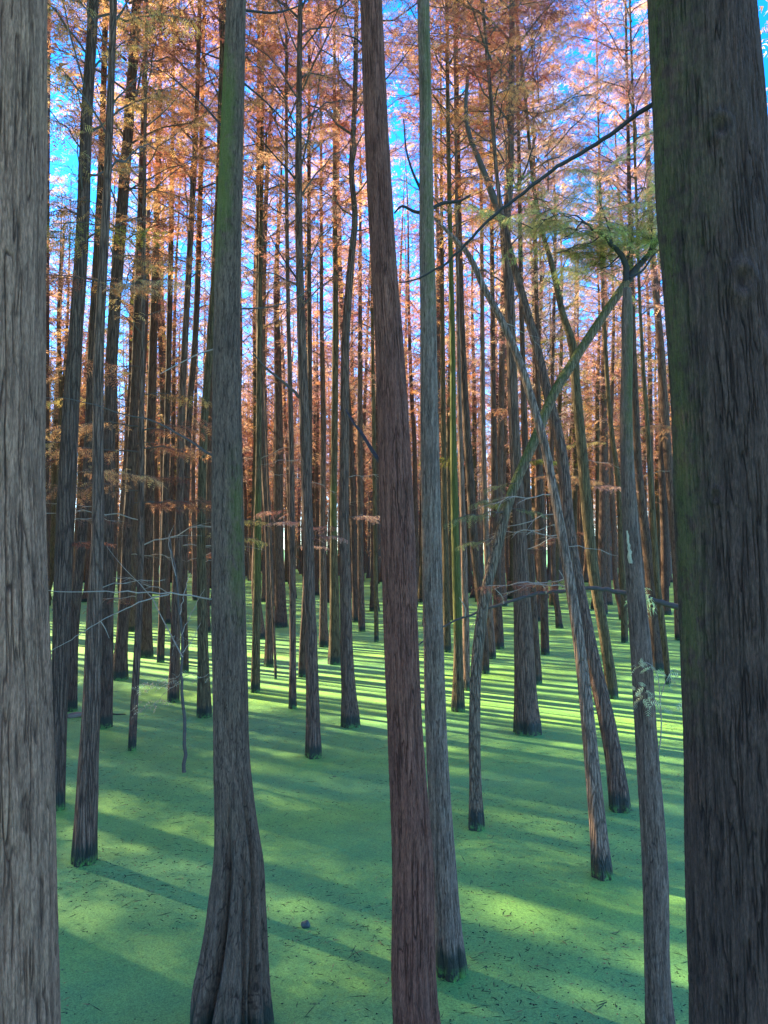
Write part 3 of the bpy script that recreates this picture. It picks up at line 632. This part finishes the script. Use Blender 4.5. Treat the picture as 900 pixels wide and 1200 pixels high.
# yellow-green leaf sprays of the leaning tree
fork_twigs = [[(694, 267), (680, 256), (662, 250), (642, 256), (630, 268)], [(718, 287), (712, 262), (704, 238), (700, 212)], [(734, 312), (740, 285), (742, 258), (738, 226)],
              [(762, 294), (764, 272), (760, 246)], [(706, 276), (690, 285), (670, 292), (648, 296)], [(727, 298), (715, 310), (698, 318), (684, 330)], [(682, 260), (672, 272), (660, 280)], [(777, 262), (772, 244), (768, 228)]]
for i, tw in enumerate(fork_twigs):
    dy = random.uniform(-0.35, 0.35)
    limb(ee, tw, 0.009, 0.0025, M_DARKTWIG, Y=YF, dY=dy, nth=5, n=12, wob=0.004)
    for q in np.linspace(0.12, 1, 9):
        f = q * (len(tw) - 1); k = min(int(f), len(tw) - 2); f -= k
        px, py = tw[k][0] * (1 - f) + tw[k + 1][0] * f, tw[k][1] * (1 - f) + tw[k + 1][1] * f
        p = at(px + random.gauss(0, 3), py + random.gauss(0, 3), YF + dy * q) - ee.b
        o_ = link('leaf_spray', SPRAYS[random.randrange(4)], ee.root, loc=p, color=random.choice([(0.58, 0.58, 0.19), (0.66, 0.58, 0.21), (0.50, 0.54, 0.18), (0.66, 0.52, 0.20)]))
        sc = random.uniform(0.32, 0.56); o_.rotation_euler = (random.uniform(-0.5, 0.5), random.uniform(-0.7, 0.5), random.uniform(0, 6.28)); o_.scale = (sc, sc, sc)
for (px, py, az, sc) in [(600, 583, 180, .35), (606, 566, 150, .3), (590, 600, 200, .5), (584, 632, 170, .35), (600, 596, 10, .3)]:
    p = at(px, py, ee.Y + 0.35) - ee.b
    o_ = link('leaf_spray', SPRAYS[1], ee.root, loc=p, color=(0.36, 0.36, 0.16)); o_.rotation_euler = (0, 0.1, math.radians(az)); o_.scale = (sc,) * 3

# leafy and dry side branches on the mid-distance trunks
for (k, py, az, sc, col, v) in [
    ('F', 430, 180, .9, AMBER, 0), ('F', 462, 15, .8, GOLD, 1), ('F', 500, 170, 1.0, AMBER, 2), ('F', 505, -20, 1.0, AMBER, 3), ('F', 530, 190, 1.0, AMBER, 0), ('F', 525, 20, .9, AMBER, 1),
    ('F', 575, 200, .8, BROWN, 2), ('F', 590, -15, .9, BROWN, 3), ('E', 520, 10, 1.1, AMBER, 1), ('E', 470, 190, 1.0, GOLD, 2), ('E', 590, 10, 1.2, BROWN, 0),
    ('C', 285, 190, .6, GOLD, 0), ('C', 300, 20, .55, GOLD, 1), ('C', 262, 160, .6, OLIVE, 2), ('C', 330, 200, .6, AMBER, 3), ('C', 240, 200, .5, GOLD, 1), ('C', 345, -30, .5, AMBER, 2),
    ('T1', 540, 170, .5, AMBER, 1), ('T1', 555, 10, .5, AMBER, 2), ('T1', 520, 200, .5, GOLD, 0), ('T1', 330, 30, .6, GOLD, 3), ('T1', 270, 10, .6, OLIVE, 0), ('T1', 250, 190, .6, OLIVE, 1), ('T1', 636, 10, .35, RUST, 3),
    ('K', 610, 0, .7, GOLD, 0), ('K', 630, -20, .6, GOLD, 2), ('K', 560, 180, .7, BROWN, 3),
    ('S', 612, 180, .35, PINK, 0), ('S', 628, 10, .4, PINK, 1), ('V', 607, 0, .5, PINK, 2), ('V', 618, 180, .5, PINK, 3), ('Q', 600, 180, .5, PINK, 1), ('Q', 640, 0, .4, PINK, 0),
    ('D', 300, 10, 1.0, BROWN, 0), ('D', 260, -10, 1.1, RUST, 1), ('D', 220, 30, 1.1, BROWN, 2), ('D', 330, 190, .9, BROWN, 3), ('D', 180, 10, 1.1, RUST, 0), ('D', 150, 180, 1.0, BROWN, 1),
    ('NN', 500, 20, .9, GOLD, 1), ('NN', 520, 180, .8, GOLD, 2), ('NN', 560, 0, .7, AMBER, 3), ('II', 570, 10, .6, PINK, 0), ('MM', 420, 200, 1.0, OLIVE, 1), ('KK', 500, 20, .8, BROWN, 2),
    ('PP', 480, 180, 1.2, AMBER, 1), ('QQ', 560, 10, .9, BROWN, 2), ('DD', 590, 10, .8, (0.2, 0.24, 0.10), 1), ('DD', 540, 200, .8, OLIVE, 3), ('FF', 540, 0, .5, OLIVE, 0)]:
    spray(T[k], py, az, sc, col, v)
for (k, py, az, sc, v) in [('F', 640, 10, .9, 0), ('F', 610, 190, .8, 1), ('F', 700, 160, .6, 2), ('I', 640, 20, 1.0, 0), ('I', 700, 200, .9, 1), ('J', 660, 10, .8, 2), ('GG', 630, 190, .6, 0), ('GG', 600, 170, .7, 1), ('HH', 690, 170, .5, 2),
                           ('HH', 580, 190, .5, 0), ('HH', 640, 0, .35, 1), ('GG', 680, 160, .6, 2), ('FF', 630, 10, .6, 1), ('FF', 650, 0, .6, 2), ('C', 690, 10, .4, 1), ('T1', 610, 20, .4, 2), ('K', 660, 10, .5, 0), ('O', 560, 20, .6, 1), ('N', 540, 0, .6, 2),
                           ('T', 600, 0, .7, 0), ('V', 560, 10, .5, 1), ('II', 540, 0, .6, 2), ('NN', 600, 10, .7, 0), ('KK', 560, 10, .6, 1), ('S', 540, 190, .4, 2), ('E', 650, 0, .8, 0), ('D', 600, 190, .6, 1), ('Q', 560, 10, .6, 2)]:
    spray(T[k], py, az, sc, BROWN, v, dry=True, tilt=random.uniform(-0.5, 0.3))
# dark bundles of dead twigs on the bending leaner and the fork
for (k, px, py, az, sc) in [('HH', 530, 275, 150, .35), ('HH', 545, 292, 40, .3), ('HH', 566, 335, 60, .3), ('HH', 590, 378, 20, .35), ('HH', 520, 268, 250, .35)]:
    t = T[k]; p = at(px, py, t.Y + t.dY) - t.b
    o_ = link('branch', DRYS[1], t.root, loc=p); o_.rotation_euler = (0, random.uniform(-0.8, 0.8), math.radians(az)); o_.scale = (sc,) * 3

# pale leafy shoots sprouting from the snapped trunk
jj = T['JJ']
limb(jj, [(762, 905), (772, 880), (775, 850), (773, 815), (770, 790), (762, 778), (752, 776)], 0.0035, 0.0012, M_DRYTWIG, dY=-0.12)
limb(jj, [(773, 820), (782, 795), (790, 784), (797, 790)], 0.0022, 0.001, M_DRYTWIG, Y=jj.Y - 0.06)
limb(jj, [(774, 838), (766, 818), (757, 812)], 0.002, 0.001, M_DRYTWIG, Y=jj.Y - 0.06)
rg = np.random.default_rng(5)
Lv = Leaves(); W = Wood()
for (px, py) in [(752, 777), (757, 779), (762, 782), (748, 778), (768, 786), (795, 792), (790, 784), (757, 813), (752, 820), (760, 825), (754, 806), (765, 815), (799, 822), (797, 828), (779, 830), (784, 800), (748, 812)]:
    for q in range(3):
        p = at(px + rg.normal(0, 2.5), py + rg.normal(0, 2.5), jj.Y - 0.08 + rg.normal(0, 0.02)) - jj.b
        Lv.add(p, np.array([rg.normal(0, 1), rg.normal(0, 0.5), rg.normal(-0.1, 0.4)]), rg.normal(0, 1, 3), rg.uniform(0.025, 0.052), rg.uniform(0.2, 1))
V1, F1, T1 = Lv.build(pairs=5, wid=0.10, ll=0.5)
link('leaves', mesh_np('leaves', V1, F1, M_LEAF, {'tint': T1}, smooth=False), jj.root, color=(0.62, 0.60, 0.34))
# pale tapering patch set just proud of the bark
sc_z0, sc_z1 = jj.zpx(660), jj.zpx(622)
zz = np.linspace(sc_z0, sc_z1, 12); th = np.linspace(math.radians(205), math.radians(262), 9); V = []
for i, z in enumerate(zz):
    f = i / 11; c = jj.p(z); r = np.interp(z, jj.P[:, 2], jj.P[:, 3]) * 1.075
    for j, a in enumerate(th):
        w = math.sin(math.pi * (0.12 + 0.88 * (1 - f)) * 0.5) ** 0.7 * (0.9 + 0.1 * math.sin(9 * f))
        aa = th.mean() - 0.25 * f + (a - th.mean()) * w * (0.8 + 0.25 * math.sin(37.0 * f * f + 3 * (j > 4)))
        rr = r - 0.006 * (abs(j - 4) / 4) ** 4 + 0.0012 * math.sin(5 * j)
        V.append(c + np.array([rr * math.cos(aa), rr * math.sin(aa), 0]))
idx = np.arange(108).reshape(12, 9); Fq = np.stack([idx[:-1, :-1], idx[:-1, 1:], idx[1:, 1:], idx[1:, :-1]], -1).reshape(-1, 4)
link('pale_patch', mesh_np('pale_patch', V, Fq, plain('pale_tan', (0.46, 0.39, 0.25), noise=0.5, scale=40)), jj.root)

# ------------------------------------------------------------------ saplings, log, drift
b = ground(216, 905)
sp = thing('sapling', 'thin bare dead sapling with pale twigs standing in front of the buttressed tree', 'sapling', b)
def pix(px, py, Y): return at(px, py, Y) - b
link('stem', branch_mesh('stem', [np.array([0, 0, -0.2]), np.zeros(3), pix(216, 850, b[1]), pix(213, 800, b[1]), pix(214, 760, b[1] + .05), pix(209, 700, b[1] + .1), pix(204, 660, b[1] + .15), pix(197, 625, b[1] + .2)], 0.024, 0.006, M_TWIG, 8, 30, 3, 0.004), sp)
for pts, r in [([(214, 770), (195, 735), (180, 705), (165, 685), (140, 660), (125, 640)], .008), ([(211, 720), (217, 690), (224, 670)], .006), ([(206, 675), (200, 650), (198, 630), (204, 615)], .005), ([(214, 765), (228, 745), (235, 730)], .005),
               ([(213, 795), (222, 790), (236, 794), (249, 785)], .005), ([(213, 800), (200, 806), (185, 822)], .005), ([(213, 790), (204, 795), (190, 795), (176, 802)], .004), ([(212, 745), (226, 715), (240, 690)], .005), ([(197, 738), (204, 750), (202, 768)], .003)]:
    link('twig', branch_mesh('twig', [pix(x, y, b[1] + 0.06 * i) for i, (x, y) in enumerate(pts)], r, 0.0018, M_DRYTWIG, 5, 14, len(pts), 0.004), sp)
Lv = Leaves()
for (px, py, n_) in [(182, 822, 10), (172, 830, 8), (176, 803, 10), (190, 797, 8), (204, 795, 8), (225, 789, 6), (236, 793, 5), (162, 806, 6), (165, 830, 5), (214, 745, 4), (205, 750, 4)]:
    for q in range(n_):
        p = pix(px + rg.normal(0, 6), py + rg.normal(0, 2), b[1] + rg.normal(0, 0.1))
        Lv.add(p, np.array([rg.normal(-0.6, 0.7), rg.normal(0, 0.7), rg.normal(-0.15, 0.2)]), rg.normal(0, 0.4, 3) + [0, 1, 0], rg.uniform(0.06, 0.11), rg.uniform(0.2, 1))
V1, F1, T1 = Lv.build(pairs=4, wid=0.1)
link('leaves', mesh_np('leaves', V1, F1, M_LEAF, {'tint': T1}, smooth=False), sp, color=(0.45, 0.40, 0.30))

# bare pole lodged across the trunks at the right
YL = 8.6
P = [at(812, 716, YL - .3), at(775, 706, YL - .2), at(740, 697, YL - .1), at(700, 690, YL), at(662, 692, YL + .05), at(620, 698, YL + .1), at(590, 707, YL + .1), at(560, 717, YL + .1), at(525, 731, YL + .1), at(490, 756, YL + .1)]
lg = thing('fallen_pole', 'thin bare fallen pole lodged sideways across the right-hand trunks', 'fallen branch', P[0])
link('stem', branch_mesh('stem', [p - P[0] for p in P], 0.034, 0.008, plain('dead_pole_bark', (0.085, 0.066, 0.056)), 10, 50, 2, 0.006), lg)
for a_, b_ in [((662, 692), (655, 668)), ((590, 707), (580, 690)), ((545, 722), (538, 700)), ((560, 717), (552, 735)), ((640, 695), (628, 680))]:
    link('twig', branch_mesh('twig', [at(*a_, YL + .05) - P[0], (at(*a_, YL) + at(*b_, YL - .1)) / 2 - P[0] + [0.03, 0, 0], at(*b_, YL - .1) - P[0]], 0.010, 0.003, M_DRYTWIG, 5, 8), lg)
Lv = Leaves(); c0 = at(744, 700, YL - 0.2) - P[0]
for q in range(26):
    a = rg.uniform(0, 6.28); Lv.add(c0 + rg.normal(0, 0.03, 3) + [0, -0.05, 0.03], np.array([math.cos(a), 0.6 * math.sin(a) - 0.4, rg.normal(0, 0.4)]), rg.normal(0, 1, 3), rg.uniform(0.12, 0.22), rg.uniform(0.3, 1))
V1, F1, T1 = Lv.build(pairs=4, wid=0.12, droop=0.6)
link('leaf_tuft', mesh_np('leaf_tuft', V1, F1, M_LEAF, {'tint': T1}, smooth=False), lg, color=(0.46, 0.50, 0.25))

b = ground(87, 841)
Q = np.array([[-0.13, 0, 0.0, 0.012], [-0.10, 0, 0.012, 0.035], [-0.03, 0.01, 0.03, 0.055], [0.06, 0.03, 0.045, 0.045], [0.15, 0.05, 0.05, 0.028], [0.19, 0.055, 0.05, 0.006]])
Qs, _ = spline(Q, 24); Vt, Ft, _ = tube_gen(Qs[:, :3], np.maximum(Qs[:, 3], 0.004), 14); Vt[:, 2] *= 0.8
tag(link('driftwood', mesh_np('driftwood', Vt, Ft, M_PALELOG), loc=b), 'short grey chunk of driftwood floating between two dark trunks at the left', 'driftwood')
b = ground(109, 834)
tag(link('driftwood', branch_mesh('driftwood', [(-0.15, 0, 0.004), (-0.05, 0.02, 0.012), (0.06, 0, 0.012), (0.16, 0.04, 0.004)], 0.014, 0.006, M_DARKTWIG, 7, 12), loc=ground(133, 838)), 'dark stick floating by the flared foot of the overlapping pair', 'driftwood')
th = np.linspace(0.02, np.pi - 0.02, 16)
Qn = np.c_[np.zeros(16), np.zeros(16), -0.026 * np.cos(th) + 0.012, 0.027 * np.sin(th) + 1e-4]
Vt, Ft, _ = tube_gen(Qn[:, :3], Qn[:, 3], 20); Vt[:, 0] *= 1.12; Vt[:, 2] += 0.004 * np.sin(Vt[:, 0] * 160)
tag(link('floating_nut', mesh_np('floating_nut', Vt, Ft, M_NUT), loc=ground(358, 1086)), 'small dark round nut floating on the green water', 'nut')

# fine litter afloat on the duckweed
def litter(n, seed):
    rg = np.random.default_rng(seed); V, Fq = [], []
    k = 0
    while k < n:
        Y = 2.9 + 9 * rg.random() ** 1.6; X = (rg.random() - 0.5) * 1.2 * Y + 0.1
        clump = math.sin(X * 2.1 + 1.3 * math.sin(Y * 1.7)) + math.sin(Y * 2.9 + X)
        if rg.random() > 0.45 + 0.25 * clump: continue
        a = rg.normal(0.5, 0.9); dot = rg.random() < 0.45
        l = rg.uniform(0.004, 0.010) if dot else rg.uniform(0.010, 0.036) * (1 + (rg.random() < 0.06)); w = rg.uniform(0.003, 0.0065) if dot else rg.uniform(0.0016, 0.0034)
        c, s = math.cos(a), math.sin(a); i0 = len(V)
        for (u, v, h) in ((-l, 0, 0.001), (0, -w, 0.001), (l, 0, 0.001), (0, w, 0.001), (0, 0, 0.001 + 0.8 * w)):
            V.append((X + u * c - v * s, Y + u * s + v * c, h))
        Fq += [(i0, i0 + 1, i0 + 4), (i0 + 1, i0 + 2, i0 + 4), (i0 + 2, i0 + 3, i0 + 4), (i0 + 3, i0, i0 + 4)]
        k += 1
    return mesh_np('floating_litter', V, Fq, [M_DEBRIS, M_NEEDLE], smooth=False, matidx=np.repeat(rg.random(len(Fq) // 4) < 0.16, 4).astype(int))
o = link('floating_litter', litter(9500, 8)); o['kind'] = 'stuff'; o['label'] = 'tiny dark twigs and needles afloat on the duckweed'

# ------------------------------------------------------------------ the wood behind: copies of a few whole trees
BG = []
def bg_proto(i):
    rg = np.random.default_rng(700 + i); H = 18.0
    r = [0.15, 0.13, 0.17, 0.14, 0.12, 0.16][i]
    zs = np.array([-0.3, 0, 0.35, 1.0, 3, 6, 9, 12, 15, 18]); rs = r * np.array([1.5, 1.42, 1.15, 1.0, 0.9, 0.78, 0.66, 0.48, 0.27, 0.08])
    ax = np.cumsum(rg.normal(0, 0.07, (10, 2)), 0); ax -= ax[1]
    me = trunk_mesh('trunk', np.c_[ax, zs, rs], 12, 46, 50 + i, lobes=0.2)
    return me, CROWNS[i % 6], (ax[5], ax[-1])
BG = [bg_proto(i) for i in range(6)]
occupied = [(t.b[0], t.b[1]) for t in TREES.values()]
def free(x, y, dmin):
    for (a, c) in occupied:
        if (a - x) ** 2 + (c - y) ** 2 < dmin * dmin: return False
    return True
def crown_colour(px, rg):
    L_ = [BROWN, BROWN, AMBER, RUST, BROWN, OLIVE] if px < 250 else [RUST, SALMON, BROWN, PINK, AMBER, RUST] if px < 560 else [SALMON, PINK, SALMON, RUST, AMBER, OLIVE]
    c = np.array(L_[rg.integers(len(L_))]); return tuple(np.clip(c * rg.uniform(0.8, 1.2), 0, 0.8))
def place_bg(x, y, rg, label, group, zc=None):
    i = int(rg.integers(6)); me, cm, (a6, a18) = BG[i]
    r = thing('cypress_tree', label, 'tree', (x, y, 0), group)
    s = rg.uniform(0.62, 1.08); h = rg.uniform(0.85, 1.12)
    r.rotation_euler = (rg.normal(0, 0.018), rg.normal(0, 0.018), rg.uniform(0, 6.28)); 
    t = link('trunk', me, r, color=tuple(np.array([DARK, MID, OLV, MID, GREY][rg.integers(5)]) * rg.uniform(0.8, 1.2))); t.scale = (s, s, h)
    zb = zc or (rg.uniform(4.8, 7.6) if y < 30 else rg.uniform(3.2, 6.8))
    px = 450 + F * x / y
    c = link('crown', cm, r, loc=(a6[0], a6[1], zb), color=crown_colour(px, rg)); q = rg.uniform(0.8, 1.15)
    c.scale = (q, q, (18 * h - zb) / CROWN_H); c.rotation_euler = (0, 0, rg.uniform(0, 6.28))
    occupied.append((x, y))
    return r
rg = np.random.default_rng(77)
FLANK = 178
count = 0
tries = 0
while count < 236 and tries < 20000:
    tries += 1
    y = math.sqrt(rg.uniform(19.5 ** 2, 54 ** 2)); x = rg.uniform(-0.56, 0.56) * y
    if not free(x, y, 1.95 if y < 30 else 1.7): continue
    px = 450 + F * x / y
    zone = 'left' if px < 270 else 'middle' if px < 500 else 'right'
    row = 'middle distance' if y < 32 else 'far back'
    label = {('left', 'middle distance'): 'one of the slim dark trunks crowding the mid distance left of the buttressed tree',
             ('middle', 'middle distance'): 'one of the slim trunks in mid distance between buttressed tree and centre trunk',
             ('right', 'middle distance'): 'one of the slim trunks in mid distance between centre trunk and right edge',
             ('left', 'far back'): 'one of the thin far trunks at the back of the wood, left part',
             ('middle', 'far back'): 'one of the thin far trunks at the back of the wood, middle part',
             ('right', 'far back'): 'one of the thin far trunks at the back of the wood, right part'}[(zone, row)]
    place_bg(x, y, rg, label, f'{zone} trunks in the {row}')
    count += 1
# the rest of the wood reads as one mass: far ranks behind, and the flanks beyond both sides of the frame
def low_crown(i, gap, frond, dens, pairs, nb):
    W, Lv = Wood(), Leaves(); g = np.random.default_rng(900 + i); az = 0
    for k in range(nb):
        t = k / nb; az += 2.4; ln = 1.8 * (0.6 + 0.4 * min(1, t / .25)) * (1 - 0.8 * max(0, (t - .3) / .7)) * g.uniform(.6, 1.2)
        grow_branch(W, Lv, np.array([0, 0, t * 11]), az, ln, g.uniform(.2, .7), g, twig_gap=gap, frond=frond, dens=dens)
    V1, F1, T1 = Lv.build(pairs=pairs, wid=0.13); V2, F2 = W.arrays()
    return np.concatenate([V1, V2]), np.concatenate([F1, F2 + len(V1)]), np.concatenate([T1, np.full(len(V2), .5)]), np.concatenate([np.zeros(len(F1)), np.ones(len(F2))])
M_FARBARK = plain('far_bark', (0.17, 0.135, 0.115))
def wood_mass(name, spots, lows, seed, zb_range, spread, nth=7):
    rg = np.random.default_rng(seed); VV, FF, TT, MI, n = [], [], [], [], 0
    zs = np.array([-0.3, 0, 0.5, 2, 5, 8, 13, 18.0]); rs = np.array([.2, .2, .15, .13, .12, .11, .07, .015])
    for (x, y, bare) in spots:
        ax = np.cumsum(rg.normal(0, 0.06, (8, 2)), 0); ax -= ax[1]; sc = rg.uniform(0.7, 1.15)
        Vt, Ft, _ = tube_verts(np.c_[ax, zs], rs * sc, nth); Ftt = np.concatenate([Ft[:, [0, 1, 2]], Ft[:, [0, 2, 3]]])
        VV.append(Vt + [x, y, 0]); FF.append(Ftt + n); n += len(Vt); TT.append(np.full(len(Vt), .5)); MI.append(np.ones(len(Ftt)))
        if bare: continue
        V1, F1, T1, m1 = lows[rg.integers(len(lows))]; a = rg.uniform(0, 6.28); zb = rg.uniform(*zb_range); c, s_ = math.cos(a), math.sin(a)
        VV.append((V1 @ np.array([[c, s_, 0], [-s_, c, 0], [0, 0, 1]])) * [spread, spread, (18 - zb) / 11] + [x + ax[5, 0], y + ax[5, 1], zb])
        FF.append(F1 + n); n += len(V1); TT.append(np.clip(T1 * 0.6 + rg.uniform(0, 0.4), 0, 1)); MI.append(m1)
    return mesh_np(name, np.concatenate(VV), np.concatenate(FF), [M_LEAF, M_FARBARK], {'tint': np.concatenate(TT)}, smooth=False, matidx=np.concatenate(MI))
spots = []
for q in range(900):
    y = math.sqrt(rg.uniform(53 ** 2, 105 ** 2)); spots.append((rg.uniform(-0.66, 0.60) * y, y, rg.random() < 0.25))
for q in range(90):
    y = rg.uniform(56, 104); spots.append((rg.uniform(-0.22, 0.06) * y, y, rg.random() < 0.2))
o = link('far_wood', wood_mass('far_wood', spots, [low_crown(i, 0.26, 0.30, 0.40, 3, 38) for i in range(4)], 5, (1.0, 6.0), 1.15, 6), color=(0.66, 0.33, 0.20))
o['kind'] = 'stuff'; o['label'] = 'mass of far trees closing the flooded wood'
spots = [(-5.7, 6.3, False), (-7.8, 7.7, False), (-9.9, 9.2, False), (-12.0, 10.5, False), (-14.2, 11.8, False), (-16.7, 13.4, False), (-19.3, 15.0, False), (-7.5, 5.6, False), (-9.6, 8.3, False), (-6.4, 4.6, False), (-11.5, 9.4, False), (-13.6, 11.4, False), (-10.5, 6.6, False), (-8.8, 10.6, False), (-14.5, 8.6, False), (-5.6, 7.0, False)]; tries = 0  # unseen trees added along the sun path to shade the near trunks
occupied += [(a, c) for a, c, _ in spots]
while len(spots) < FLANK and tries < 40000:
    tries += 1
    y = rg.uniform(1.5, 48); x = -rg.uniform(0.58 * y + 1.0, 0.58 * y + 24)
    if not free(x, y, 1.85): continue
    occupied.append((x, y))
    off = abs((x - 2.5) * 0.53 + (y - 13) * 0.85)          # crowns left off towards the sun so bright streaks reach the water
    spots.append((x, y, off < 3.3 or rg.random() < 0.06))
n0 = len(spots); tries = 0
while len(spots) < n0 + 16 and tries < 4000:
    tries += 1
    y = rg.uniform(2.5, 36); x = rg.uniform(0.58 * y + 0.8, 0.58 * y + 8)
    if free(x, y, 2.7): occupied.append((x, y)); spots.append((x, y, False))
n0 = len(spots); tries = 0
while len(spots) < n0 + 16 and tries < 4000:            # the wood goes on unseen behind the photographer, added to block blue skylight
    tries += 1
    y = rg.uniform(-20, -3.5); x = rg.uniform(-12, 12)
    if free(x, y, 3.0): occupied.append((x, y)); spots.append((x, y, False))
o = link('wood_flanks', wood_mass('wood_flanks', spots, [low_crown(20 + i, 0.16, 0.16, 0.75, 3, 50) for i in range(3)], 6, (4.6, 7.4), 1.7, 12), color=(0.66, 0.35, 0.18))
o['kind'] = 'stuff'; o['label'] = 'unseen trees of the same wood around the camera, many added to shape the light'
print('trees', len(TREES), 'bg', count, 'objects', len(bpy.data.objects))
